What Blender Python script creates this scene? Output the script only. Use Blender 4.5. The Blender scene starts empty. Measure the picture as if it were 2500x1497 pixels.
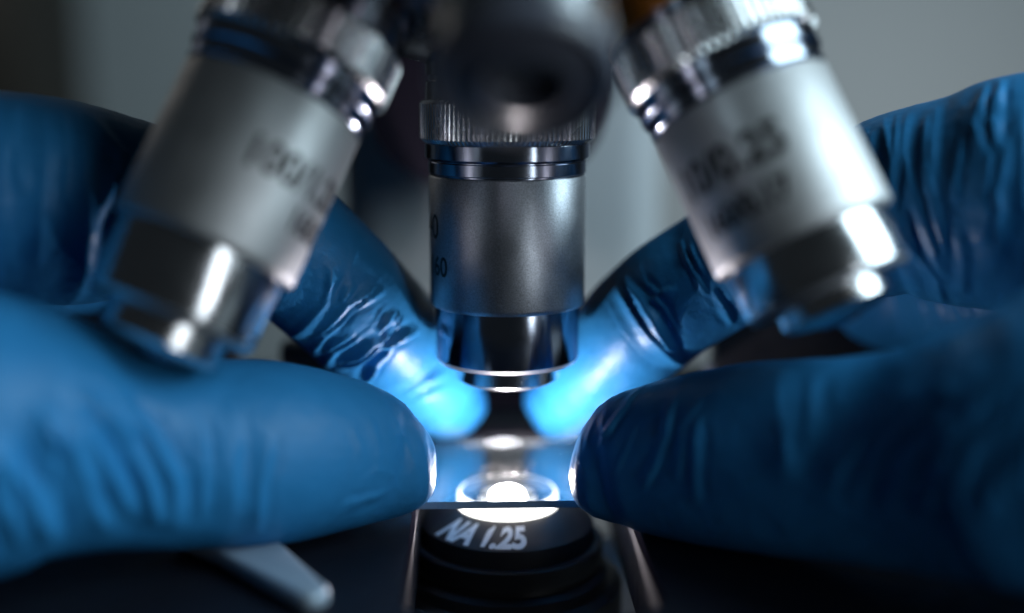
import bpy, bmesh, math
import numpy as np
from mathutils import Vector, Matrix

# ------------------------------------------------------------------ basics
MM = 0.001                       # everything below is written in millimetres
scene = bpy.context.scene
col = scene.collection
scene.unit_settings.system = 'METRIC'
RNG = np.random.default_rng(7)

# ---- the camera stands 157 mm in front of the optical axis, 53 mm above the slide
FPX = 3000.0
PSI, PITCH = math.radians(1.9), math.radians(11)
cr = np.array([math.cos(PSI), -math.sin(PSI), 0.0])
ch = np.array([math.sin(PSI), math.cos(PSI), 0.0])
cz = np.array([0.0, 0.0, 1.0])
cf = ch * math.cos(PITCH) - cz * math.sin(PITCH)
cu = ch * math.sin(PITCH) + cz * math.cos(PITCH)
CAM = -157.2 * ch + 0.6 * cr + 52.6 * cz


def at(x, y, d):
    """point of the place (mm) measured off the photograph at a given distance"""
    return CAM + d * cf + cr * (x - 1250) / FPX * d - cu * (y - 748.5) / FPX * d


def tag(o, label=None, cat=None, group=None, kind=None):
    if label: o['label'] = label
    if cat: o['category'] = cat
    if group: o['group'] = group
    if kind: o['kind'] = kind
    return o


def link(name, me, mats, parent=None, smooth=None):
    o = bpy.data.objects.new(name, me)
    col.objects.link(o)
    for m in (mats if isinstance(mats, (list, tuple)) else [mats]):
        me.materials.append(m)
    if smooth is not None:
        me.polygons.foreach_set('use_smooth', [True] * len(me.polygons))
        if smooth < 180:
            me.set_sharp_from_angle(angle=math.radians(smooth))
    if parent is not None:
        o.parent = parent
    return o


def mesh_from(v, f, name='m'):
    me = bpy.data.meshes.new(name)
    me.from_pydata((np.asarray(v, float) * MM).tolist(), [], [list(map(int, q)) for q in f])
    me.validate()
    me.update()
    return me


# ------------------------------------------------------------------ materials
def mat(name):
    m = bpy.data.materials.new(name)
    m.use_nodes = True
    nt = m.node_tree
    nt.nodes.clear()
    out = nt.nodes.new('ShaderNodeOutputMaterial')
    return m, nt, out


def node(nt, t, **kw):
    n = nt.nodes.new(t)
    for k, v in kw.items():
        if k in n.inputs.keys():
            n.inputs[k].default_value = v
        else:
            setattr(n, k, v)
    return n


def pbr(name, base, rough=0.5, metal=0.0, spec=0.5, bump=None, rvar=0.0, cvar=0.0, coat=0.0, edge=None, grain=0.0):
    """bump: list of (scale per mm, height mm, stretch xyz)"""
    m, nt, out = mat(name)
    p = node(nt, 'ShaderNodeBsdfPrincipled')
    p.inputs['Base Color'].default_value = (*base, 1)
    p.inputs['Roughness'].default_value = rough
    p.inputs['Metallic'].default_value = metal
    p.inputs['Specular IOR Level'].default_value = spec
    p.inputs['Coat Weight'].default_value = coat
    if edge: p.inputs['Specular Tint'].default_value = (*edge, 1)       # reflectance of the metal towards its edges
    nt.links.new(p.outputs[0], out.inputs[0])
    tc = node(nt, 'ShaderNodeTexCoord')
    last = None
    for (sc, h, st) in (bump or []):
        mp = node(nt, 'ShaderNodeMapping')
        mp.inputs['Scale'].default_value = (1000 * st[0], 1000 * st[1], 1000 * st[2])
        nt.links.new(tc.outputs['Object'], mp.inputs[0])
        nz = node(nt, 'ShaderNodeTexNoise')
        nz.inputs['Scale'].default_value = sc
        nz.inputs['Detail'].default_value = 3
        nt.links.new(mp.outputs[0], nz.inputs['Vector'])
        b = node(nt, 'ShaderNodeBump')
        b.inputs['Strength'].default_value = 1.0
        b.inputs['Distance'].default_value = h * MM
        nt.links.new(nz.outputs['Fac'], b.inputs['Height'])
        if last: nt.links.new(last.outputs[0], b.inputs['Normal'])
        last = b
    if last: nt.links.new(last.outputs[0], p.inputs['Normal'])
    if grain:                                            # bead-blasted sparkle
        mp = node(nt, 'ShaderNodeMapping')
        mp.inputs['Scale'].default_value = (1000, 1000, 1000)
        nt.links.new(tc.outputs['Object'], mp.inputs[0])
        nz = node(nt, 'ShaderNodeTexNoise')
        nz.inputs['Scale'].default_value = 5.5
        nz.inputs['Detail'].default_value = 2
        nt.links.new(mp.outputs[0], nz.inputs['Vector'])
        mx = node(nt, 'ShaderNodeMix', data_type='RGBA')
        mx.inputs[6].default_value = (*[c * (1 - 2 * grain) for c in base], 1)
        mx.inputs[7].default_value = (*[min(1, c * (1 + 2 * grain)) for c in base], 1)
        nt.links.new(nz.outputs['Fac'], mx.inputs[0])
        nt.links.new(mx.outputs[2], p.inputs['Base Color'])
    if rvar or cvar:
        mp = node(nt, 'ShaderNodeMapping')
        mp.inputs['Scale'].default_value = (1000, 1000, 1000)
        nt.links.new(tc.outputs['Object'], mp.inputs[0])
        nz = node(nt, 'ShaderNodeTexNoise')
        nz.inputs['Scale'].default_value = 0.35
        nz.inputs['Detail'].default_value = 5
        nt.links.new(mp.outputs[0], nz.inputs['Vector'])
        if rvar:
            mr = node(nt, 'ShaderNodeMapRange')
            mr.inputs[1].default_value = 0.3; mr.inputs[2].default_value = 0.7
            mr.inputs[3].default_value = max(0.02, rough - rvar); mr.inputs[4].default_value = rough + rvar
            nt.links.new(nz.outputs['Fac'], mr.inputs[0])
            nt.links.new(mr.outputs[0], p.inputs['Roughness'])
        if cvar:
            mx = node(nt, 'ShaderNodeMix', data_type='RGBA')
            mx.inputs[6].default_value = (*[c * (1 - cvar) for c in base], 1)
            mx.inputs[7].default_value = (*[min(1, c * (1 + cvar)) for c in base], 1)
            nt.links.new(nz.outputs['Fac'], mx.inputs[0])
            nt.links.new(mx.outputs[2], p.inputs['Base Color'])
    return m


def thin_glass(name, ior=1.5, tint=(1, 1, 1), rough=0.0, smear=False):
    m, nt, out = mat(name)
    tr = node(nt, 'ShaderNodeBsdfTransparent'); tr.inputs[0].default_value = (*tint, 1)
    gl = node(nt, 'ShaderNodeBsdfGlossy'); gl.inputs['Roughness'].default_value = rough
    fr = node(nt, 'ShaderNodeFresnel')
    ge = node(nt, 'ShaderNodeNewGeometry')             # same reflectance on both faces of the pane
    mr = node(nt, 'ShaderNodeMapRange')
    mr.inputs[3].default_value = ior; mr.inputs[4].default_value = 1 / ior
    nt.links.new(ge.outputs['Backfacing'], mr.inputs[0])
    nt.links.new(mr.outputs[0], fr.inputs['IOR'])
    mx = node(nt, 'ShaderNodeMixShader')
    nt.links.new(fr.outputs[0], mx.inputs[0])
    nt.links.new(tr.outputs[0], mx.inputs[1])
    nt.links.new(gl.outputs[0], mx.inputs[2])
    last = mx
    if smear:                                            # a dried smear of specimen in the middle, and a little dust
        tc = node(nt, 'ShaderNodeTexCoord')
        mp = node(nt, 'ShaderNodeMapping'); mp.inputs['Scale'].default_value = (1000, 1000, 1000)
        nt.links.new(tc.outputs['Object'], mp.inputs[0])
        ln = node(nt, 'ShaderNodeVectorMath', operation='LENGTH'); nt.links.new(mp.outputs[0], ln.inputs[0])
        fall = node(nt, 'ShaderNodeMapRange'); fall.inputs[1].default_value = 7.5; fall.inputs[2].default_value = 2.5
        nt.links.new(ln.outputs['Value'], fall.inputs[0])
        nz = node(nt, 'ShaderNodeTexNoise'); nz.inputs['Scale'].default_value = 1.1; nz.inputs['Detail'].default_value = 5
        nt.links.new(mp.outputs[0], nz.inputs['Vector'])
        th = node(nt, 'ShaderNodeMapRange'); th.inputs[1].default_value = .47; th.inputs[2].default_value = .72; th.inputs[4].default_value = .014
        nt.links.new(nz.outputs['Fac'], th.inputs[0])
        mu = node(nt, 'ShaderNodeMath', operation='MULTIPLY')
        nt.links.new(fall.outputs[0], mu.inputs[0]); nt.links.new(th.outputs[0], mu.inputs[1])
        vo = node(nt, 'ShaderNodeTexVoronoi'); vo.inputs['Scale'].default_value = .55
        nt.links.new(mp.outputs[0], vo.inputs['Vector'])
        du = node(nt, 'ShaderNodeMapRange'); du.inputs[1].default_value = .075; du.inputs[2].default_value = .045; du.inputs[4].default_value = .5
        nt.links.new(vo.outputs['Distance'], du.inputs[0])
        ad = node(nt, 'ShaderNodeMath', operation='ADD', use_clamp=True)
        nt.links.new(mu.outputs[0], ad.inputs[0]); nt.links.new(du.outputs[0], ad.inputs[1])
        tl = node(nt, 'ShaderNodeBsdfTranslucent'); tl.inputs[0].default_value = (.6, .6, .6, 1)
        df = node(nt, 'ShaderNodeBsdfDiffuse'); df.inputs[0].default_value = (.6, .6, .6, 1)
        m1 = node(nt, 'ShaderNodeMixShader'); nt.links.new(tl.outputs[0], m1.inputs[1]); nt.links.new(df.outputs[0], m1.inputs[2])
        m2 = node(nt, 'ShaderNodeMixShader')
        nt.links.new(ad.outputs[0], m2.inputs[0]); nt.links.new(mx.outputs[0], m2.inputs[1]); nt.links.new(m1.outputs[0], m2.inputs[2])
        last = m2
    nt.links.new(last.outputs[0], out.inputs[0])
    return m


def emit(name, colr, strength):
    m, nt, out = mat(name)
    e = node(nt, 'ShaderNodeEmission')
    e.inputs[0].default_value = (*colr, 1); e.inputs[1].default_value = strength
    nt.links.new(e.outputs[0], out.inputs[0])
    return m


M = dict(
    satin=pbr('satin_aluminium', (.44, .465, .51), .40, 1, bump=[(7.5, .010, (1, 1, 1))], rvar=.04, grain=.30),
    satin_pale=pbr('pale_satin_aluminium', (.55, .555, .565), .56, 1, bump=[(7, .010, (1, 1, 1))], rvar=.04),
    chrome=pbr('polished_steel', (.40, .44, .53), .15, 1, edge=(.32, .34, .40), bump=[(3, .0035, (.15, .15, 6))], rvar=.03),
    chrome_worn=pbr('worn_polished_steel', (.66, .67, .69), .2, 1, bump=[(3, .0035, (.15, .15, 6))], rvar=.04),
    knurl=pbr('knurled_steel', (.70, .70, .71), .24, 1, bump=[(6, .01, (1, 1, .3))], rvar=.06),
    tip=pbr('turned_steel', (.72, .72, .73), .2, 1, bump=[(8, .01, (1, 1, 3))], rvar=.05),
    steel_dull=pbr('dull_steel', (.5, .51, .53), .27, 1, rvar=.04),
    brushed=pbr('brushed_steel', (.7, .7, .72), .42, 1, bump=[(5, .02, (1, 1, 1))]),
    orange=pbr('orange_enamel', (.55, .17, .012), .35),
    ink=pbr('black_ink', (.008, .008, .01), .5),
    paint=pbr('white_ink', (.92, .92, .95), .5),
    black=pbr('black_anodised', (.014, .014, .018), .42, 0, .4, bump=[(4, .02, (1, 1, 1))], rvar=.06),
    black_gloss=pbr('black_satin_metal', (.075, .082, .11), .34, 0, .6, rvar=.05),
    hole=pbr('black_bore', (.003, .003, .003), .6, 0, .1),
    stage=pbr('stage_coating', (.007, .009, .016), .5, 0, .22, bump=[(5, .02, (1, 1, 1))], rvar=.05),
    bevel=pbr('bare_metal_edge', (.006, .006, .010), .8, 0, 0, bump=[(3, .02, (1, 1, .3))]),
    turret=pbr('dark_chrome', (.16, .17, .2), .24, 1, rvar=.05),
    mount=pbr('dark_plastic', (.012, .008, .018), .5, 0, .3),
    arm=pbr('grey_enamel', (.42, .44, .46), .45, 0, .4, cvar=.04),
    silver=pbr('silver_metal', (.55, .57, .6), .38, 1, rvar=.06),
    plated=pbr('matt_plated_steel', (.34, .43, .53), .5, .3),
    pale=pbr('pale_plastic', (.7, .72, .74), .5),
    lens=thin_glass('lens_glass', 1.6),
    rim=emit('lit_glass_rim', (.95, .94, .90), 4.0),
    wall=pbr('grey_wall', (.38, .41, .425), .8, 0, .2, cvar=.05),
    panel=pbr('dark_wood', (.03, .024, .018), .6, cvar=.2),
    desk=pbr('dark_desk', (.02, .02, .024), .5),
    lampglow=emit('lamp_light', (.92, .94, 1.0), 110),
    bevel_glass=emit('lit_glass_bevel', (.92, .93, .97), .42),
    edge_glow=emit('painted_edge_glow', (.93, .94, 1.0), .55),
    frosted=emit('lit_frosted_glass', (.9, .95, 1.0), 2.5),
    glass=thin_glass('slide_glass', 1.9, (.985, .992, 1.0), smear=True),
    glass_edge=pbr('ground_glass_edge', (.24, .35, .5), .3, 0, .5, bump=[(2.5, .03, (.15, 1, 5))], rvar=.08),
    glove=pbr('blue_nitrile', (.026, .212, .485), .41, 0, .2, bump=[(.9, .02, (1, 1, 1)), (2.3, .05, (1, 1, 1))], rvar=.06, cvar=.08),
)

# ------------------------------------------------------------------ shapes
def frame(d):
    d = np.asarray(d, float) / np.linalg.norm(d)
    side = np.cross(d, [0, 1, 0]); side /= np.linalg.norm(side)     # along +-x
    if side[0] < 0: side = -side
    front = np.cross(side, d)                                       # towards the viewer
    if front[1] > 0: front = -front
    return d, side, front


def lathe(profile, origin, d, n=96, radius_fn=None, closed=False, caps=True):
    """profile: (radius, distance along d). radius_fn(k, n, r) modulates the radius (knurls)."""
    d, a, b = frame(d)
    v, f = [], []
    th = np.arange(n) * 2 * math.pi / n
    for r, s in profile:
        for k, t in enumerate(th):
            rr = radius_fn(k, r) if radius_fn else r
            v.append(origin + d * s + a * (rr * math.sin(t)) + b * (rr * math.cos(t)))
    m = len(profile)
    for i in range(m - 1 if not closed else m):
        j = (i + 1) % m
        for k in range(n):
            k2 = (k + 1) % n
            f.append((i * n + k, i * n + k2, j * n + k2, j * n + k))
    if not closed and caps:
        if profile[0][0] > 1e-6: f.append(tuple(range(n - 1, -1, -1)))
        if profile[-1][0] > 1e-6: f.append(tuple((m - 1) * n + k for k in range(n)))
    me = mesh_from(v, f)
    bm = bmesh.new(); bm.from_mesh(me)
    bmesh.ops.remove_doubles(bm, verts=bm.verts, dist=1e-7)
    bmesh.ops.recalc_face_normals(bm, faces=bm.faces)
    bm.to_mesh(me); bm.free()
    return me


def rbox(x0, x1, y0, y1, z0, z1, bev, seg=3):
    bm = bmesh.new()
    bmesh.ops.create_cube(bm, size=1)
    for v in bm.verts:
        v.co = Vector(((x0 + x1) / 2 + v.co.x * (x1 - x0), (y0 + y1) / 2 + v.co.y * (y1 - y0), (z0 + z1) / 2 + v.co.z * (z1 - z0))) * MM
    if bev:
        bmesh.ops.bevel(bm, geom=list(bm.edges), offset=bev * MM, segments=seg, profile=.5, affect='EDGES')
    bmesh.ops.recalc_face_normals(bm, faces=bm.faces)
    me = bpy.data.meshes.new('b'); bm.to_mesh(me); bm.free()
    return me


def prism(poly, z0, z1, bev=0.0, seg=2):
    bm = bmesh.new()
    vs = [bm.verts.new((x * MM, y * MM, z1 * MM)) for x, y in poly]
    fc = bm.faces.new(vs)
    r = bmesh.ops.extrude_face_region(bm, geom=[fc])
    for v in r['geom']:
        if isinstance(v, bmesh.types.BMVert): v.co.z = z0 * MM
    bmesh.ops.recalc_face_normals(bm, faces=bm.faces)
    if bev:
        bmesh.ops.bevel(bm, geom=[e for e in bm.edges if abs(e.verts[0].co.z - e.verts[1].co.z) < 1e-9], offset=bev * MM, segments=seg, profile=.5, affect='EDGES')
    me = bpy.data.meshes.new('p'); bm.to_mesh(me); bm.free()
    return me


def text_mesh(body, size, bold=0.0, shear=0.0, spacing=1.0):
    """flat lettering as an array of points in mm (u to the right, v up) and faces, finely cut so it bends"""
    c = bpy.data.curves.new('t', 'FONT')
    c.body = body; c.size = size; c.shear = shear; c.offset = bold; c.space_character = spacing
    c.align_x = 'LEFT'; c.fill_mode = 'FRONT'; c.resolution_u = 6
    o = bpy.data.objects.new('t', c); col.objects.link(o)
    dg = bpy.context.evaluated_depsgraph_get()
    me = bpy.data.meshes.new_from_object(o.evaluated_get(dg))
    bpy.data.objects.remove(o)
    bm = bmesh.new(); bm.from_mesh(me)
    bmesh.ops.triangulate(bm, faces=bm.faces)
    for _ in range(2):
        long = [e for e in bm.edges if e.calc_length() > 0.5]
        if long: bmesh.ops.subdivide_edges(bm, edges=long, cuts=2, use_grid_fill=False)
        bmesh.ops.triangulate(bm, faces=bm.faces)
    v = np.array([p.co[:2] for p in bm.verts]); f = [[q.index for q in t.verts] for t in bm.faces]
    bm.free()
    return v, f


def solid_sheet(fn, v, f, thick):
    """maps the flat lettering with fn(u, v, lift) into a thin raised solid"""
    n = len(v)
    top = [fn(u, w, thick) for u, w in v]; bot = [fn(u, w, 0.004) for u, w in v]
    cnt = {}
    for t in f:
        for i in range(3):
            a, b = t[i], t[(i + 1) % 3]
            cnt[(a, b)] = cnt.get((a, b), 0) + 1
    faces = [tuple(t) for t in f] + [tuple(i + n for i in reversed(t)) for t in f]
    for (a, b) in cnt:
        if (b, a) not in cnt: faces.append((b, a, a + n, b + n))
    return mesh_from(top + bot, faces)


def empty(name, loc=(0, 0, 0)):
    o = bpy.data.objects.new(name, None); o.empty_display_size = .01
    col.objects.link(o); o.location = Vector(loc) * MM
    return o


# ------------------------------------------------------------------ the microscope
scope = empty('microscope')
tag(scope, 'silver and black microscope with three objectives above its lit stage', 'microscope')

ALPHA = math.radians(22)
PIVOT = np.array([0, 0, 105.0])          # where the axes of all objectives meet
sA, cA = math.sin(ALPHA), math.cos(ALPHA)
DIRS = dict(centre=np.array([0, 1e-6, -1.0]), left=np.array([-sA, -sA * cA, -cA * cA]),
            right=np.array([sA, -sA * cA, -cA * cA]), front=np.array([0, -math.sin(2 * ALPHA), -math.cos(2 * ALPHA)]))
dl = DIRS['left'] + 0.026 * np.array([-.93, .10, -.30]); DIRS['left'] = dl / np.linalg.norm(dl)
TEETH = 104


def knurl_r(k, r):
    return r - (0.0, .05, .34, .05)[k % 4] if r > 10.75 else r


def coarse_r(k, r):
    return r - (0.0, .06, .55, .06)[k % 4] if r > 10.75 else r


def objective(which, barrel_mat, lower_r, tip, label, be=82.45, se=90.0):
    d = DIRS[which]                      # be: end of the barrel, se: end of the lower sleeve
    shiny = M['chrome'] if which == 'centre' else M['chrome_worn']
    o = PIVOT
    bar = link('objective', lathe([(9.2, 65.7), (9.85, 65.72), (10, 65.9), (10, be - .65), (9.93, be - .3), (9.7, be - .03), (lower_r - .1, be), (lower_r - .1, 66)], o, d, 128, closed=True),
               barrel_mat, scope, 40)
    tag(bar, label)
    link('neck', lathe([(9.6, 50.0), (10.3, 50.05), (10.3, 53.2), (9.9, 53.4), (9.9, 53.9), (10.3, 54.1), (10.3, 56.25), (9.6, 56.3)], o, d, 96), M['turret'], bar, 35)
    link('knurled_ring', lathe([(9.9, 56.3), (10.55, 56.32), (11.12, 56.75), (11.12, 61.05), (10.5, 61.6), (9.9, 61.62)], o, d, (TEETH if which == 'centre' else 62) * 4, knurl_r if which == 'centre' else coarse_r), M['knurl'], bar, 25)
    link('polished_ring', lathe([(9.7, 61.64), (10.4, 61.66), (10.46, 61.75), (10.46, 63.45), (10.15, 63.72), (9.8, 63.74)], o, d, 128), M['chrome'], bar, 30)
    link('polished_ring', lathe([(9.6, 63.76), (9.72, 63.78), (9.72, 63.9), (10.0, 63.92), (10.05, 64.0), (10.05, 65.35), (9.9, 65.5), (9.45, 65.52), (9.45, 65.7), (9, 65.71)], o, d, 128), M['chrome'], bar, 30)
    lr = lower_r
    link('lower_sleeve', lathe([(lr - .4, 80), (lr, be - .4), (lr, se - .75), (lr - .03, se - .6), (lr - .42, se), (tip[0] - .3, se + .02), (tip[0] - .3, se - .5)], o, d, 128), shiny, bar, 30)
    link('chamfer', lathe([(lr - .06, se - .62), (lr + .004, se - .6), (lr - .43, se + .012), (lr - .6, se + .02), (lr - .6, se - .1)], o, d, 128), M['brushed'], bar, 20)
    link('tip', lathe([(tip[0] - .3, se), (tip[0], se + .05), (tip[0], tip[1] - .1), (tip[0] - .25, tip[1] + .15), (tip[0] - .9, tip[1] + .5), (3.1, tip[1] + .95), (2.6, tip[1] + .95), (2.6, tip[1] + .4)], o, d, 96), M['tip'], bar, 25)
    prof = [(2.6 * math.sin(t), tip[1] + .85 + .65 * math.cos(t)) for t in np.linspace(math.pi / 2, 0, 8)]
    link('front_lens', lathe(prof, o, d, 48), M['chrome'], bar, 180)
    return bar


obj_c = objective('centre', M['satin'], 9.3, (6.8, 92.3), 'upright satin silver objective with polished steel sleeve over the slide')
obj_l = objective('left', M['satin_pale'], 9.0, (6.4, 94.3), 'blurred pale objective tilted outwards in front of the left hand', 83.4, 91.6)
obj_r = objective('right', M['satin_pale'], 9.0, (6.0, 90.3), 'blurred pale objective with orange band tilted in front of the right hand', 82.2, 88.4)
link('colour_band', lathe([(10.34, 51.6), (10.5, 51.65), (10.5, 54.9), (10.34, 54.95)], PIVOT, DIRS['right'], 96), M['orange'], obj_r, 30)


def engrave(which, parent, body, size, theta, s, bold=.03, R=10.0, align='left'):
    """black figures round a barrel: theta = angle from the front of their first (or last) edge, s = baseline"""
    d, a, b = frame(DIRS[which])
    v, f = text_mesh(body, size, bold)
    if align == 'right': v[:, 0] -= v[:, 0].max()
    if align == 'centre': v[:, 0] -= v[:, 0].max() / 2
    v[:, 0] *= .92

    def fn(u, w, lift):
        t = theta + u / R
        r = R + lift
        return PIVOT + d * (s - w) + a * (r * math.sin(t)) + b * (r * math.cos(t))
    return link('engraving', solid_sheet(fn, v, f, .02), M['ink'], parent)


RD = math.radians
engrave('centre', obj_c, '40', 4.4, RD(-61), 73.4, align='right', bold=.02)
engrave('centre', obj_c, '160', 3.5, RD(-50), 78.0, align='right', bold=.05)

engrave('left', obj_l, '100/1.25', 4.6, RD(3), 74.9, bold=.13)
engrave('left', obj_l, '160/0.17', 3.5, RD(46), 78.7, bold=.11)
engrave('right', obj_r, '10/0.25', 5.0, RD(5), 74.1, align='right', bold=.15)
engrave('right', obj_r, '160/0.17', 3.4, RD(-3), 78.6, align='right', bold=.12)

# the black plug facing the viewer in the front port
pd = DIRS['front']
plug = link('objective', lathe([(7.0, 52), (7.8, 52.2), (7.8, 72.6), (7.6, 72.7), (7.0, 72.7)], PIVOT, pd, 96), M['steel_dull'], scope, 40)
link('front_ring', lathe([(7.5, 72.0), (7.95, 72.75), (7.95, 74.0), (7.75, 74.6), (7.3, 74.9), (6.7, 74.3)] + [(12.5 * math.sin(t), 63.2 + 12.5 * math.cos(t)) for t in np.linspace(.53, .30, 9)] + [(3.6, 74.8), (3.2, 70.5), (0, 70.5)], PIVOT, pd, 96), M['black_gloss'], plug, 50)
tag(plug, 'short objective with black front ring pointing out towards the viewer')
prof = [(3.15 * math.sin(t), 70.8 + 1.1 * math.cos(t)) for t in np.linspace(math.pi / 2, 0, 8)]
link('bore', lathe(prof, PIVOT, pd, 48), M['hole'], plug, 180)

# revolving nosepiece: a shallow dome about the tilted axis
ax = np.array([0, -sA, -cA])
noz = link('nosepiece', lathe([(38, 18), (39.5, 19), (39.5, 29), (37.5, 31.5), (33.5, 39.5), (27, 45.0), (20, 49.0), (12, 50.8), (0, 51.2)], PIVOT, ax, 128), M['turret'], scope, 35)
for k in DIRS:
    link('port_collar', lathe([(10.2, 47), (12.2, 47.2), (12.6, 47.6), (12.6, 50.2), (12.2, 50.6), (9, 50.62)], PIVOT, DIRS[k], 96), M['turret'], noz, 35)

# nosepiece mount and arm behind the objectives
mt = []
for t in np.linspace(-math.pi / 2, math.pi / 2, 24):
    pass
bm = bmesh.new()
prof = []
cx, hw, zb, ztop, rc = -2.0, 19.0, 34.5, 110.0, 12.0
for t in np.linspace(math.pi, 1.5 * math.pi, 10): prof.append((cx - hw + rc + rc * math.cos(t), zb + rc + rc * math.sin(t)))
for t in np.linspace(1.5 * math.pi, 2 * math.pi, 10): prof.append((cx + hw - rc + rc * math.cos(t), zb + rc + rc * math.sin(t)))
prof += [(cx + hw, ztop), (cx - hw, ztop)]
vs = [bm.verts.new((x * MM, 40 * MM, z * MM)) for x, z in prof]
fc = bm.faces.new(vs)
r = bmesh.ops.extrude_face_region(bm, geom=[fc])
for v in r['geom']:
    if isinstance(v, bmesh.types.BMVert): v.co.y = 86 * MM
bmesh.ops.recalc_face_normals(bm, faces=bm.faces)
me = bpy.data.meshes.new('mount'); bm.to_mesh(me); bm.free()
link('nosepiece_mount', me, M['mount'], scope, 40)
link('arm', rbox(-31.5, 34.5, 88, 150, -118, 190, 9, 5), M['arm'], scope, 40)

# stage plate with its rounded opening
SZ = -2.0
HX0, HX1, HY0, HY1 = -11.8, 14.9, -42.0, 24.5


def opening(inset, n=14):
    x0, x1, y0, y1 = HX0 + inset, HX1 - inset, HY0 + inset, HY1 - inset
    cxm, rw = (x0 + x1) / 2, (x1 - x0) / 2
    pts = []
    for t in np.linspace(0, math.pi, 2 * n):                         # far end: half round
        pts.append((cxm + rw * math.cos(t), y1 - rw * .8 + rw * .8 * math.sin(t)))
    for t in np.linspace(math.pi, 2 * math.pi, 2 * n):               # near end: shallow arc
        pts.append((cxm + rw * math.cos(t), y0 + 5 + 5 * math.sin(t)))
    return pts


ring_o = opening(-0.45); ring_i = opening(0.0)
n = len(ring_o)


def outer_match(pts):
    cxm, cym = (HX0 + HX1) / 2, (HY0 + HY1) / 2
    out = []
    for x, y in pts:
        dx, dy = x - cxm, y - cym
        k = min(118 / abs(dx) if abs(dx) > 1e-6 else 1e9, 76 / abs(dy) if abs(dy) > 1e-6 else 1e9)
        out.append([cxm + dx * k, cym + dy * k])
    for cxn in (-118, 118):
        for cyn in (-76, 76):
            q = min(out, key=lambda p: (p[0] - cxm - cxn) ** 2 + (p[1] - cym - cyn) ** 2)
            q[0], q[1] = cxm + cxn, cym + cyn
    return out


oo = outer_match(ring_o)
v = [(x, y, SZ) for x, y in oo] + [(x, y, SZ) for x, y in ring_o] + [(x, y, -12) for x, y in oo] + [(x, y, -12) for x, y in ring_i] + [(x, y, SZ - .8) for x, y in ring_i]
f = []
for k in range(n):
    k2 = (k + 1) % n
    f += [(k, k2, n + k2, n + k), (2 * n + k2, 2 * n + k, 3 * n + k, 3 * n + k2), (k2, k, 2 * n + k, 2 * n + k2), (4 * n + k, 4 * n + k2, 3 * n + k2, 3 * n + k)]
stage = link('stage', mesh_from(v, f), M['stage'], scope)
v = [(x, y, SZ) for x, y in ring_o] + [(x, y, SZ - .8) for x, y in ring_i]
f = []
for k in range(n):
    k2 = (k + 1) % n
    f += [(k, k2, n + k2, n + k)]
link('opening_edge', mesh_from(v, f), M['bevel'], stage, 30)
link('stage_rail', rbox(-46, 46, 37, 43, SZ + .01, SZ + 2.4, .6, 2), M['bevel'], stage, 40)
gap_block = link('shade_block', rbox(31.5, 100, 19.5, 25, SZ + .02, 17.5, .8, 2), M['black'], scope, 40)  # added black blocks standing in for the shaded gaps between thumb and index
link('shade_block', rbox(-105, -39.5, 20, 26, SZ + .02, 17.5, .8, 2), M['black'], scope, 40)
link('shade_block', rbox(-33.2, -24, 21, 26, SZ + .02, 12.5, .8, 2), M['black'], scope, 40)
lever = [(-34.9, -20.4), (-38.3, -24.1), (-32.2, -29.2), (-26.8, -35.2), (-21.5, -40.9), (-20.6, -41.4), (-19.6, -41.3), (-18.8, -40.4), (-18.5, -39.4), (-18.9, -38.4), (-19.7, -37.1), (-25.5, -26.5)][::-1]
link('slide_clip', prism([(x - .9, y + 1.1) for x, y in lever], SZ + .3, SZ + 2.4, .7, 3), M['plated'], stage, 60)
for (x, y, dd) in ((1742, 886, 186), (676, 892, 190)):
    p = at(x, y, dd)
    link('clamp_screw', lathe([(1.5, 0), (1.7, .3), (1.7, p[2] - SZ - .6), (1.3, p[2] - SZ)], np.array([p[0], p[1], SZ]), (0, 1e-6, 1), 40), M['silver'], stage, 35)

# condenser with its lit lens
dn = np.array([0, 1e-6, 1.0])
O0 = np.zeros(3)
cond = link('condenser', lathe([(15.5, -30), (15.5, -15.5), (14.2, -14.9), (13.6, -13.6), (12.4, -13.0), (12.3, -12.3), (12.85, -12.1), (12.85, -9.7), (12.6, -9.45), (11.9, -9.4), (11.7, -8.2), (11.55, -7.2), (11.4, -7.05), (6.75, -4.9), (6.3, -5.2), (6.3, -8)], O0, dn, 128), M['black'], scope, 25)
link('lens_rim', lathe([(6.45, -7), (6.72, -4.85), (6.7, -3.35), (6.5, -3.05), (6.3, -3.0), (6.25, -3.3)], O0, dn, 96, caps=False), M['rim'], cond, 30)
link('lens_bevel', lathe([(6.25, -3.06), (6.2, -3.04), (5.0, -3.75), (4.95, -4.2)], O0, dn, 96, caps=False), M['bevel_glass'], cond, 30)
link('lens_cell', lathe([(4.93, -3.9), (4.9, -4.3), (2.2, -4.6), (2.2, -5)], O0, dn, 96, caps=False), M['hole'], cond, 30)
link('lens', lathe([(6.1 * math.sin(t), -3.02 + 1.2 * math.cos(t)) for t in np.linspace(math.pi / 2, 0, 16)], O0, dn, 64), M['lens'], cond, 180)
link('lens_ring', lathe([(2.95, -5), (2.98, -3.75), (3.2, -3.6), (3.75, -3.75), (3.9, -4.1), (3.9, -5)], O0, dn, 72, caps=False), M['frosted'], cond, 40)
link('lamp', lathe([(2.45 * math.sin(t), -4.0 + 1.4 * math.cos(t)) for t in np.linspace(math.pi / 2, 0, 10)], O0, dn, 48), M['lampglow'], cond, 180)
def joined(*parts):
    V, Fa = np.zeros((0, 2)), []
    for v_, f_ in parts:
        Fa += [[i + len(V) for i in t] for t in f_]
        V = np.vstack([V, v_])
    return V, Fa


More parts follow.
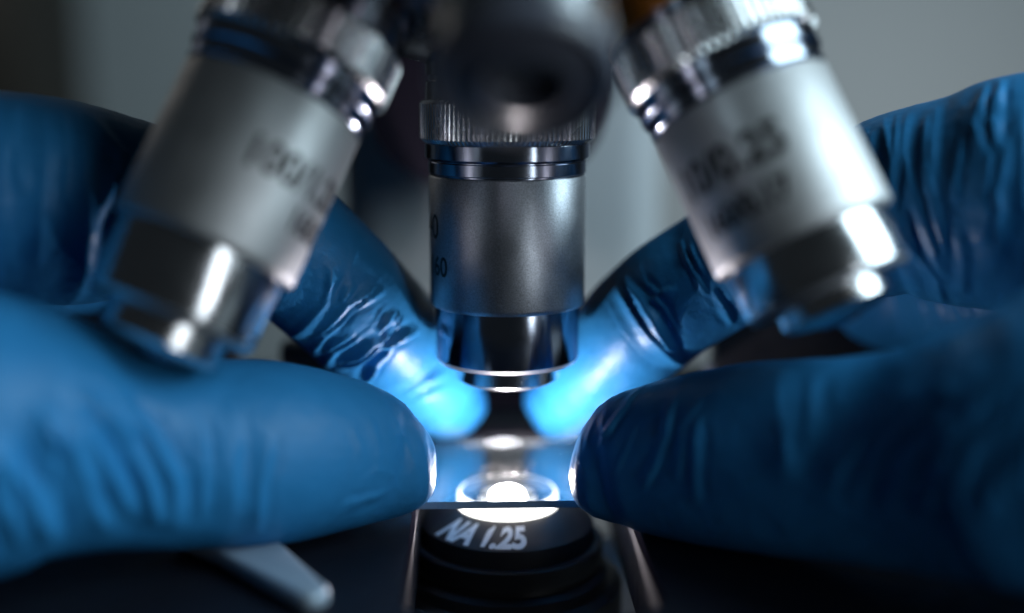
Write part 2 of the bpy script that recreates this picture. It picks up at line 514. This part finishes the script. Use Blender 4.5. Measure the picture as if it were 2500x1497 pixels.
def figure_one(x, h, w, shear):
    p = np.array([(x + w, 0), (x + w, h), (x + w * .45, h), (x - w * .75, h * .80), (x - w * .75, h * .62), (x, h * .74), (x, 0)])
    bm = bmesh.new()
    bm.faces.new([bm.verts.new((q[0] + q[1] * shear, q[1], 0)) for q in p])
    bmesh.ops.triangulate(bm, faces=bm.faces)
    for _ in range(2):
        bmesh.ops.subdivide_edges(bm, edges=[e for e in bm.edges if e.calc_length() > .5], cuts=2)
        bmesh.ops.triangulate(bm, faces=bm.faces)
    v_ = np.array([q.co[:2] for q in bm.verts]); f_ = [[q.index for q in t.verts] for t in bm.faces]
    bm.free()
    if True:                                            # wind like the lettering
        f_ = [t if np.cross(v_[t[1]] - v_[t[0]], v_[t[2]] - v_[t[0]]) > 0 else t[::-1] for t in f_]
    return v_, f_


va, fa = text_mesh('NA', 4.6, .19, .28)
vb, fb = text_mesh('.25', 4.6, .19, .28)
hh = va[:, 1].max()
xa = va[:, 0].max()
vb[:, 0] += xa + 3.05 - vb[:, 0].min()
v, f = joined((va, fa), figure_one(xa + 1.75, hh, .64, .28), (vb, fb))
ul = v[:, 0].max()
arc0, arc1 = RD(-60), RD(14.5)


def on_cone(u, w, lift):
    t = arc0 + (arc1 - arc0) * u / ul
    g = 11.0 - w * 1.0                              # ring radius under this row
    z = -4.9 - (g - 6.75) * (7.05 - 4.9) / (11.4 - 6.75) + lift
    return np.array([g * math.sin(t), -g * math.cos(t), z])


link('lettering', solid_sheet(on_cone, v, f, .03), M['paint'], cond)
link('condenser_bracket', rbox(15, 23, 18, 34, -36, -22, 2, 3), M['pale'], scope, 40)

# ------------------------------------------------------------------ the glass slide
bm = bmesh.new()
me = rbox(-37.5, 37.5, -12.7, 12.9, -0.95, 0, .05, 1)
slide = link('glass_slide', me, [M['glass'], M['glass_edge']])
for p in me.polygons:
    p.material_index = 0 if abs(p.normal.z) > .9 else (0 if p.normal.y > .3 else 1)
# glow of the beam at the far edge, painted as an emissive strip
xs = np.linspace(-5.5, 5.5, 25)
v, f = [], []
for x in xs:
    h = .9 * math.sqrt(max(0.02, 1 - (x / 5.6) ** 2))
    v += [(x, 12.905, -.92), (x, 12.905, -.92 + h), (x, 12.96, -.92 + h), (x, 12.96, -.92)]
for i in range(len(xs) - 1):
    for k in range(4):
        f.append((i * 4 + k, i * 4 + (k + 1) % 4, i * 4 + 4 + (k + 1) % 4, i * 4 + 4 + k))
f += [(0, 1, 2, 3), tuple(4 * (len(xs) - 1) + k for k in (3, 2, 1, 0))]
link('edge_glow_strip', mesh_from(v, f), M['edge_glow'], slide)
tag(slide, 'clear glass specimen slide held over the lit condenser', 'slide')

# ------------------------------------------------------------------ gloved hands
def catmull(P, step):
    P = np.asarray(P, float)
    Q = np.vstack([2 * P[0] - P[1], P, 2 * P[-1] - P[-2]])
    out = []
    for i in range(1, len(Q) - 2):
        L = np.linalg.norm(Q[i + 1][:3] - Q[i][:3])
        m = max(2, int(L / step))
        for t in np.linspace(0, 1, m, endpoint=False):
            a, b, c, d = Q[i - 1], Q[i], Q[i + 1], Q[i + 2]
            out.append(.5 * ((2 * b) + (c - a) * t + (2 * a - 5 * b + 4 * c - d) * t * t + (3 * b - a - 3 * c + d) * t ** 3))
    out.append(Q[-2])
    return np.array(out)


def chain(rows, step=1.0):
    """rows: (px, py, half width px, distance) -> samples x, y, z, radius in mm"""
    P = []
    for x, y, r, d in rows:
        P.append([*at(x, y, d), r * d / FPX])
    c = catmull(P, step)
    c[:, 3] = np.maximum(c[:, 3], .2)
    T = np.gradient(c[:, :3], axis=0)
    T /= np.linalg.norm(T, axis=1)[:, None]
    ref = np.array([0, -1.0, 0.25])
    A = ref[None] - (T @ ref)[:, None] * T
    A /= np.linalg.norm(A, axis=1)[:, None]
    B = np.cross(T, A)
    S = np.concatenate([[0], np.cumsum(np.linalg.norm(np.diff(c[:, :3], axis=0), axis=1))])
    return dict(c=c, T=T, A=A, B=B, S=S)


def tube(ch_, deep=1.0, n=40):
    c, A, B, T = ch_['c'], ch_['A'], ch_['B'], ch_['T']
    v, f = [], []
    th = np.arange(n) * 2 * math.pi / n
    m = len(c)
    for i in range(m):
        for t in th:
            v.append(c[i, :3] + c[i, 3] * (A[i] * math.cos(t) * deep + B[i] * math.sin(t)))
    for i in range(m - 1):
        for k in range(n):
            k2 = (k + 1) % n
            f.append((i * n + k, i * n + k2, (i + 1) * n + k2, (i + 1) * n + k))
    f.append(tuple(range(n - 1, -1, -1))); f.append(tuple((m - 1) * n + k for k in range(n)))
    return v, f


def vnoise(x, y, seed):
    """smooth value noise on a lattice"""
    rg = np.random.default_rng(seed)
    tab = rg.random((64, 64))
    xi, yi = np.floor(x).astype(int), np.floor(y).astype(int)
    fx, fy = x - xi, y - yi
    fx = fx * fx * (3 - 2 * fx); fy = fy * fy * (3 - 2 * fy)
    g = lambda i, j: tab[i % 64, j % 64]
    return (g(xi, yi) * (1 - fx) + g(xi + 1, yi) * fx) * (1 - fy) + (g(xi, yi + 1) * (1 - fx) + g(xi + 1, yi + 1) * fx) * fy


#FOLDS_BEGIN
FOLDS = {
    'left': [   # finger, width, height, [(distance along the finger, angle round it), ...]
        (0, 1.2, 0.55, [(49.0, 0.31), (46.5, -0.05), (44.6, -0.29), (39.9, -0.81)]),
        (0, 1.2, 0.55, [(47.9, 0.37), (45.6, 0.13), (41.2, -0.24), (38.1, -0.65)]),
        (0, 1.2, 0.6, [(46.5, 0.52), (42.4, 0.29), (38.1, -0.18), (35.1, -0.73)]),
        (0, 1.2, 0.5, [(44.6, 0.58), (39.0, 0.29), (35.1, -0.16), (33.0, -0.84)]),
        (0, 1.1, 0.55, [(52.3, 0.03), (49.0, -0.34), (46.5, -0.81)]),
        (0, 1.1, 0.5, [(53.3, 0.1), (51.3, -0.31), (49.0, -0.84)]),
        (0, 1.4, 0.3, [(28.8, 0.63), (28.8, -0.03), (27.7, -0.73)]),
        (0, 1, 0.25, [(33.0, 0.5), (31.9, -0.08), (30.9, -0.73)]),
        (0, 1, 0.25, [(24.4, 0.34), (25.5, -0.31), (24.4, -0.99)]),
        (0, 0.5, 0.16, [(14.7, 0.39), (13.8, 0.24), (13.8, 0.05)]),
        (0, 0.7, 0.25, [(15.7, -0.94), (14.7, -0.58), (8.3, -0.37)]),
        (0, 0.5, 0.16, [(9.2, 0.81), (4.3, 0.42), (3.0, -0.08)]),
        (0, 0.5, 0.14, [(12.5, 0.63), (11.3, 0.18), (11.3, -0.29)]),
        (0, 0.4, 0.1, [(13.8, -0.31), (11.3, -0.08), (4.3, -0.16)]),
        (0, 1, 0.4, [(54.5, 0.34), (53.3, -0.16), (51.3, -0.6)]),
        (1, 0.6, 0.55, [(32.8, 0.55), (34.9, 0.0), (33.9, -0.58), (30.6, -1.36)]),
        (1, 0.6, 0.75, [(26.4, 0.55), (29.7, -0.18), (28.6, -0.94)]),
        (1, 0.6, 0.7, [(28.6, 0.13), (27.5, -0.34), (24.1, -0.81)]),
        (1, 0.5, 0.5, [(30.6, 0.47), (30.6, 0.16), (30.6, 0.0)]),
        (1, 0.45, 0.45, [(29.7, 0.47), (29.7, 0.26)]),
        (1, 0.6, 0.5, [(16.1, 0.42), (18.5, 0.03), (18.5, -0.39)]),
        (1, 0.6, 0.45, [(13.8, 0.29), (16.1, -0.13), (16.1, -0.5)]),
        (1, 0.5, 0.4, [(9.4, -0.29), (9.4, -0.76)]),
        (1, 0.9, 0.6, [(34.9, -1.31), (36.8, -0.24), (39.9, 0.24)]),
        (1, 0.6, 0.4, [(35.8, 0.29), (35.8, 0.0), (35.8, -0.31)]),
        (1, 0.5, 0.4, [(31.8, -0.21), (31.8, -0.68), (27.5, -1.41)]),
        (1, 0.8, 0.6, [(74.0, 0.99), (73.0, 0.29), (73.0, -0.26), (73.0, -0.79)]),
        (1, 0.9, 0.9, [(68.9, 0.58), (67.9, -0.18), (67.9, -0.81), (69.9, -1.57)]),
        (1, 0.7, 0.5, [(68.9, 0.99), (64.6, 0.45), (64.6, 0.26), (66.8, -0.24)]),
        (1, 0.7, 0.5, [(77.0, 0.99), (77.0, 0.08), (77.0, -0.42)]),
        (1, 0.6, 0.4, [(72.0, 0.05), (72.0, -0.29), (72.0, -0.6)]),
        (1, 0.6, 0.5, [(64.6, 0.24), (66.8, -0.18), (67.9, -0.5)]),
        (1, 0.7, 0.5, [(76.0, 1.05), (76.0, 0.42), (75.0, -0.1)]),
        (1, 0.6, 0.4, [(72.0, 0.92), (70.9, 0.26), (70.9, -0.13)]),
        (1, 0.6, 0.5, [(79.1, 0.89), (78.0, 0.08), (78.0, -0.55)]),
        (1, 0.6, 0.5, [(63.6, 0.55), (62.5, 0.13), (62.5, -0.34)]),
    ],
    'right': [   # finger, width, height, [(distance along the finger, angle round it), ...]
        (0, 0.45, 0.4, [(10.9, -1.52), (9.8, -0.89), (8.0, -0.58), (4.0, -0.29)]),
        (0, 0.6, 0.38, [(16.9, -0.92), (16.9, -0.39), (14.7, 0.03), (12.2, 0.31)]),
        (0, 0.7, 0.3, [(21.1, -0.81), (19.0, -0.47), (19.0, -0.13), (17.9, 0.21)]),
        (0, 0.8, 0.3, [(21.1, -0.6), (21.1, -0.05), (20.1, 0.45)]),
        (0, 1.5, 0.6, [(28.9, -1.2), (31.2, -0.45), (32.2, -0.1), (31.2, 0.21)]),
        (0, 1.1, 0.65, [(50.0, -0.84), (45.7, -0.63), (41.0, -0.39), (37.7, -0.05), (35.5, 0.29)]),
        (0, 1.1, 0.7, [(53.7, -0.79), (48.8, -0.55), (43.3, -0.24), (37.7, 0.26)]),
        (0, 1.1, 0.7, [(55.7, -0.76), (51.7, -0.45), (47.9, -0.18), (42.1, 0.26)]),
        (0, 1.1, 0.7, [(55.7, -0.47), (51.7, -0.24), (50.0, 0.0), (45.7, 0.29)]),
        (0, 1.1, 0.6, [(55.7, -0.16), (52.9, 0.03), (50.9, 0.34)]),
        (0, 0.35, 0.22, [(1.7, -0.99), (1.7, -0.26), (2.8, 0.13)]),
        (0, 0.35, 0.18, [(4.0, -1.1), (2.8, -0.65), (2.8, -0.26)]),
        (0, 0.4, 0.15, [(12.2, -0.68), (10.9, -0.26), (8.8, 0.1)]),
        (0, 1, 0.4, [(33.3, -1.1), (34.2, -0.5), (34.2, -0.08)]),
        (1, 1, 1.1, [(30.5, -0.92), (31.7, -0.31), (31.7, 0.05), (30.5, 0.55), (28.6, 1.26)]),
        (1, 0.4, 0.4, [(38.4, -0.81), (38.4, -0.16), (38.4, 0.24)]),
        (1, 0.4, 0.4, [(39.5, -0.63), (39.5, -0.08)]),
        (1, 0.5, 0.4, [(31.7, -0.63), (32.9, -0.21), (35.1, -0.16)]),
        (1, 0.5, 0.4, [(39.5, 0.16), (39.5, 0.47), (38.4, 0.97)]),
        (1, 0.5, 0.4, [(43.7, -0.03), (42.7, 0.37), (43.7, 0.76)]),
        (1, 0.6, 0.6, [(63.8, -1.15), (64.7, -0.37), (63.8, 0.13), (66.7, 0.71)]),
        (1, 0.5, 0.75, [(65.7, -1.07), (65.7, -0.39), (66.7, 0.05), (68.8, 0.58), (69.9, 1.15)]),
        (1, 0.5, 0.75, [(68.8, -1.02), (68.8, -0.37), (68.8, 0.03), (69.9, 0.55), (69.9, 0.97)]),
        (1, 0.5, 0.5, [(67.8, -0.84), (67.8, -0.29), (68.8, 0.1)]),
        (1, 0.5, 0.5, [(73.1, -0.5), (72.0, -0.13), (72.0, 0.13)]),
        (1, 0.6, 0.7, [(75.3, -0.92), (74.2, -0.55), (75.3, -0.21)]),
        (1, 0.5, 0.6, [(75.3, -1.15), (75.3, -0.55), (75.3, -0.34)]),
        (1, 0.8, 0.7, [(76.5, -0.45), (75.3, 0.05), (75.3, 0.34), (75.3, 0.76)]),
        (1, 0.6, 0.5, [(74.2, 0.03), (75.3, 0.24), (74.2, 0.5)]),
        (1, 0.6, 0.6, [(64.7, 0.0), (65.7, 0.47), (68.8, 0.94), (68.8, 1.57)]),
        (1, 0.6, 0.5, [(72.0, 0.34), (72.0, 0.65), (70.9, 1.13)]),
        (1, 0.7, 0.5, [(77.7, -0.68), (77.7, -0.16), (77.7, 0.29)]),
        (1, 0.6, 0.5, [(62.7, -0.89), (61.7, -0.37), (61.7, 0.1)]),
    ],
}
#FOLDS_END


def hand_mesh(name, chains, folds, crease):
    name_side = 'left' if folds is FOLDS['left'] else 'right'
    V, Fc = [], []
    for cn, deep in chains:
        v, f = tube(cn, deep)
        off = len(V)
        V += v; Fc += [tuple(i + off for i in q) for q in f]
    me = bpy.data.meshes.new('raw')
    me.from_pydata([tuple(p) for p in V], [], Fc)
    o = bpy.data.objects.new('raw', me); col.objects.link(o)
    md = o.modifiers.new('r', 'REMESH'); md.mode = 'VOXEL'; md.voxel_size = .32; md.use_smooth_shade = True
    sm = o.modifiers.new('s', 'SMOOTH'); sm.factor = .5; sm.iterations = 12
    dg = bpy.context.evaluated_depsgraph_get()
    me2 = bpy.data.meshes.new_from_object(o.evaluated_get(dg))
    bpy.data.objects.remove(o)
    N = len(me2.vertices)
    co = np.empty(N * 3); me2.vertices.foreach_get('co', co); co = co.reshape(-1, 3)
    no = np.empty(N * 3); me2.vertices.foreach_get('normal', no); no = no.reshape(-1, 3)
    # finger coordinates of every vertex: which finger, distance along it, angle round it
    best = np.full(N, 1e9); which = np.zeros(N, int); ss = np.zeros(N); tt = np.zeros(N); rr = np.ones(N)
    for ci, (cn, deep) in enumerate(chains):
        c = cn['c']
        for lo in range(0, N, 40000):
            p = co[lo:lo + 40000]
            d2 = ((p[:, None, :] - c[None, ::2, :3]) ** 2).sum(2)
            j = d2.argmin(1) * 2
            dist = np.sqrt(d2.min(1)) / c[j, 3]
            # refine along the tangent
            rel = p - c[j, :3]
            sj = cn['S'][j] + (rel * cn['T'][j]).sum(1)
            tj = np.arctan2((rel * cn['B'][j]).sum(1), (rel * cn['A'][j]).sum(1))
            up = dist < best[lo:lo + 40000]
            idx = np.nonzero(up)[0] + lo
            best[idx] = dist[up]; which[idx] = ci; ss[idx] = sj[up]; tt[idx] = tj[up]; rr[idx] = c[j, 3][up]
    disp = np.zeros(N)
    u, w = ss, tt * np.maximum(rr, 4)
    # loose glove: soft transverse creases, irregular
    for ci, amp, per, slant, s0, s1 in crease:
        k = which == ci
        if not k.any(): continue
        x = u[k] / per + slant * w[k] / per + 1.3 * (vnoise(u[k] * .09 + 5, w[k] * .13 + 9, 11 + ci) - .5)
        rid = vnoise(x * 1.6, w[k] * .05 + 3, 31 + ci)
        rid = 1 - np.abs(2 * rid - 1)
        env = np.clip((u[k] - s0) / 6, 0, 1) * np.clip((s1 - u[k]) / 6, 0, 1)
        msk = .25 + .75 * np.clip(vnoise(u[k] * .07 + 1, w[k] * .10 + 7, 51 + ci) * 2 - .5, 0, 1)
        disp[k] += amp * (rid ** 2.0 - .35) * env * msk
    for ci, wid, hgt, pts in folds:
        if ci == 1 and pts[0][0] > 42: wid, hgt = wid * 1.35, hgt * .6      # the long back part of the finger: softer
        if ci == 0 and wid > .95: wid, hgt = (wid, hgt * 1.6) if name_side == 'left' else (wid * 1.3, hgt * .65)
        if ci == 1 and pts[0][0] < 42: wid *= .8
        k = np.nonzero(which == ci)[0]
        x, y = u[k], tt[k]
        rloc = np.maximum(rr[k], 3)
        dmin = np.full(len(k), 1e9); tpos = np.zeros(len(k)); side = np.zeros(len(k))
        ps = np.asarray(pts, float)
        L = len(ps) - 1
        for i in range(L):
            ax_, ay = ps[i]; bx, by = ps[i + 1]
            vx, vy = bx - ax_, (by - ay) * rloc
            px, py = x - ax_, (y - ay) * rloc
            t = np.clip((px * vx + py * vy) / (vx * vx + vy * vy + 1e-9), 0, 1)
            dx, dy = px - t * vx, py - t * vy
            dd = np.sqrt(dx * dx + dy * dy)
            b = dd < dmin
            dmin[b] = dd[b]; tpos[b] = (i + t[b]) / L
            side[b] = np.sign((vx * dy - vy * dx)[b])
        taper = np.clip(np.minimum(tpos, 1 - tpos) * 4, 0, 1) ** .7
        q = dmin / (wid * np.where(side > 0, 1.5, .75) * (.7 + .6 * vnoise(tpos * 3 + hgt * 50, tpos * 0 + wid * 9, 21)))
        taper = taper * (.55 + .8 * vnoise(tpos * 4 + wid * 30, tpos * 0 + hgt * 7, 22))
        prof_ = np.exp(-1.2 * q) - .35 * np.exp(-((q - 1.7) / .9) ** 2)
        disp[k] += hgt * prof_ * taper
    # fine uneven skin
    disp += .10 * (vnoise(u * .35 + which * 17, w * .35, 3) - .5) + .05 * (vnoise(u * 1.1 + which * 9, w * 1.1, 4) - .5)
    co2 = (co + no * disp[:, None]) * MM
    me2.vertices.foreach_set('co', co2.ravel())
    me2.update()
    return link(name, me2, M['glove'], None, 180)


HAND_L = dict(
    thumb=[(1063, 1118, 10, 150), (1059, 1118, 42, 150), (1045, 1120, 82, 150), (1004, 1126, 124, 149.5), (950, 1122, 149, 149), (900, 1115, 168, 148), (800, 1107, 198, 145), (650, 1105, 226, 141),
           (450, 1106, 232, 136), (250, 1088, 258, 131), (100, 1066, 314, 127), (0, 1064, 346, 125), (-200, 1050, 385, 122), (-450, 960, 440, 124)],
    index=[(1176, 1022, 12, 180.5), (1170, 1018, 38, 180.5), (1150, 1008, 68, 180.5), (1104, 982, 101, 180), (1040, 930, 126, 177), (960, 845, 146, 171), (860, 745, 158, 163), (760, 650, 166, 159), (660, 570, 174, 156),
           (560, 520, 182, 153), (400, 512, 200, 150), (200, 500, 246, 147), (0, 484, 262, 144), (-200, 500, 290, 142), (-450, 640, 400, 138), (-560, 800, 460, 132)],
    middle=[(520, 690, 60, 194), (480, 690, 130, 194), (400, 670, 165, 193), (200, 650, 190, 188), (0, 640, 220, 180), (-250, 650, 300, 162), (-480, 720, 420, 148)],
    ring=[(440, 790, 60, 202), (400, 790, 130, 202), (250, 750, 165, 200), (50, 720, 180, 194), (-200, 700, 240, 182), (-480, 720, 420, 165)],
    little=[(300, 850, 50, 214), (260, 850, 110, 214), (100, 820, 140, 212), (-100, 800, 150, 206), (-300, 780, 200, 196), (-480, 760, 330, 180)],
)
HAND_R = dict(
    thumb=[(1395, 1126, 10, 150), (1399, 1127, 44, 150), (1411, 1129, 84, 150), (1450, 1134, 128, 149.5), (1500, 1130, 150, 149), (1550, 1124, 171, 148), (1700, 1119, 208, 144), (1866, 1116, 234, 139),
           (2067, 1121, 250, 133), (2219, 1121, 274, 129), (2400, 1107, 322, 124), (2500, 1098, 352, 121.5), (2700, 1060, 410, 119), (2950, 980, 440, 122)],
    index=[(1288, 1008, 12, 180.5), (1294, 1005, 42, 180.5), (1314, 998, 76, 180.5), (1370, 978, 104, 180), (1440, 920, 126, 177), (1520, 838, 141, 171), (1620, 745, 148, 164), (1740, 668, 152, 161), (1860, 605, 166, 158),
           (1970, 560, 186, 155), (2100, 530, 205, 152), (2200, 500, 226, 150), (2350, 490, 262, 147), (2500, 478, 298, 144), (2700, 500, 320, 142), (2950, 640, 400, 138), (3060, 800, 460, 132)],
    middle=[(1800, 760, 50, 194), (1840, 755, 110, 194), (1940, 735, 150, 193), (2120, 710, 175, 190), (2300, 690, 195, 184), (2500, 690, 230, 170), (2750, 690, 300, 160), (2980, 740, 420, 148)],
    ring=[(1800, 830, 50, 212), (1840, 825, 120, 212), (2060, 800, 165, 208), (2350, 760, 185, 193), (2700, 720, 250, 180), (2980, 740, 420, 165)],
    little=[(2100, 880, 50, 214), (2140, 875, 110, 214), (2300, 840, 140, 211), (2550, 800, 160, 204), (2800, 780, 210, 194), (2980, 760, 330, 180)],
)
ORDER = ('thumb', 'index', 'middle', 'ring', 'little')
def build_hand(name, rows, folds, crease):
    return hand_mesh(name, [(chain(rows[k]), .92 if k == 'thumb' else 1.0) for k in ORDER], folds, crease)


CRE_L = [(0, .1, 5.5, .28, 26, 95), (1, .12, 6.5, .10, 8, 120), (2, .5, 5, .1, 5, 90)]
CRE_R = [(0, .1, 6.0, -.32, 24, 95), (1, .12, 6.5, -.10, 26, 120), (2, .5, 5, .1, 5, 90)]
hl = build_hand('gloved_hand', HAND_L, FOLDS['left'], CRE_L)
hr = build_hand('gloved_hand', HAND_R, FOLDS['right'], CRE_R)
tag(hl, 'brightly lit hand in blue nitrile glove holding the left end of the slide', 'hand', 'gloved hands holding the slide')
tag(hr, 'hand in blue glove with a dark shaded thumb on the right end of the slide', 'hand', 'gloved hands holding the slide')

# ------------------------------------------------------------------ background
w = link('wall', rbox(-900, 900, 520, 540, -160, 900, 0), M['wall']); tag(w, kind='structure')
dk = link('desk', rbox(-900, 900, -260, 519, -140, -120, 0), M['desk']); tag(dk, kind='structure')
cab = link('cupboard', rbox(-470, -209, 420, 518, -119.5, 700, 3, 2), M['panel'], None, 40)
tag(cab, 'dark brown cupboard edge out of focus against the grey wall', 'cupboard')

# ------------------------------------------------------------------ lights
def area(name, loc, target, sx, sy, power, colr=(1, 1, 1), roll=0.0):
    L = bpy.data.lights.new(name, 'AREA'); L.shape = 'RECTANGLE'
    L.size = sx * MM; L.size_y = sy * MM; L.energy = power; L.color = colr
    o = bpy.data.objects.new(name, L); col.objects.link(o)
    loc = Vector(loc); tg = Vector(target)
    q = (tg - loc).to_track_quat('-Z', 'Y')
    o.rotation_euler = (q.to_matrix() @ Matrix.Rotation(roll, 3, 'Z')).to_euler()
    o.location = loc * MM
    return o


def area_axis(name, p1, p2, target, width, power, colr=(1, 1, 1)):
    """a long softbox whose long side runs from p1 to p2"""
    p1, p2, tg = Vector(p1), Vector(p2), Vector(target)
    mid = (p1 + p2) / 2
    x = (p2 - p1).normalized(); z = (mid - tg).normalized()
    x = (x - z * x.dot(z)).normalized(); y = z.cross(x)
    o = area(name, mid, tg, (p2 - p1).length, width, power, colr)
    o.rotation_euler = Matrix((x, y, z)).transposed().to_euler()
    return o


area('softbox', 450 * np.array([.79, -.22, .575]), (10, -25, 30), 330, 330, 2.6, (.70, .91, 1.0))
area('strip_lamp', 450 * np.array([.61, -.775, .17]), (-20, -30, 30), 95, 220, .32, (.84, .93, 1.0))
area('wall_fill_left', (-350, 375, 260), (-350, 520, 250), 200, 200, 1.6, (.93, .97, 1))  # added light, no lamp of the room, brightens the left of the wall
area('wall_fill_right', (220, 330, 0), (220, 520, -10), 200, 200, .14, (.97, .99, 1))  # added light facing the wall, brightens its right part
area('bracket_fill', (12, 30, -60), (17, 26, -30), 14, 14, .02, (1, .98, .95))  # added under the stage only to brighten the pale bracket

# the condenser's lamp shining out sideways under the slide on to the fingertips behind it
SL = bpy.data.lights.new('condenser_lamp', 'POINT'); SL.energy = .062; SL.color = (1.0, .88, .90)
SL.shadow_soft_size = .2 * MM
so = bpy.data.objects.new('condenser_lamp', SL); col.objects.link(so)
so.location = Vector((0, 0, -2.38)) * MM

wd = bpy.data.worlds.new('World'); scene.world = wd; wd.use_nodes = True
bg = wd.node_tree.nodes['Background']
bg.inputs[0].default_value = (.7, .86, 1.0, 1); bg.inputs[1].default_value = .015

# ------------------------------------------------------------------ camera and render
cd = bpy.data.cameras.new('camera'); cam = bpy.data.objects.new('camera', cd); col.objects.link(cam)
cd.sensor_width = 36; cd.lens = 36 * FPX / 2500
cd.clip_start = .005; cd.clip_end = 10
cam.matrix_world = Matrix(((cr[0], cu[0], -cf[0], CAM[0] * MM), (cr[1], cu[1], -cf[1], CAM[1] * MM), (cr[2], cu[2], -cf[2], CAM[2] * MM), (0, 0, 0, 1)))
cd.dof.use_dof = True; cd.dof.focus_distance = .1495; cd.dof.aperture_fstop = 4.6
scene.camera = cam
scene.view_settings.view_transform = 'Standard'; scene.view_settings.look = 'None'
scene.view_settings.exposure = 0; scene.view_settings.gamma = 1
scene.render.engine = 'CYCLES'
cy = scene.cycles
cy.use_denoising = True
try:
    cy.denoiser = 'OPENIMAGEDENOISE'
except Exception:
    pass
cy.max_bounces = 8; cy.diffuse_bounces = 3; cy.glossy_bounces = 5; cy.transparent_max_bounces = 12
cy.sample_clamp_indirect = 8; cy.sample_clamp_direct = 0
cy.caustics_reflective = False; cy.caustics_refractive = False
cy.pixel_filter_type = 'BLACKMAN_HARRIS'
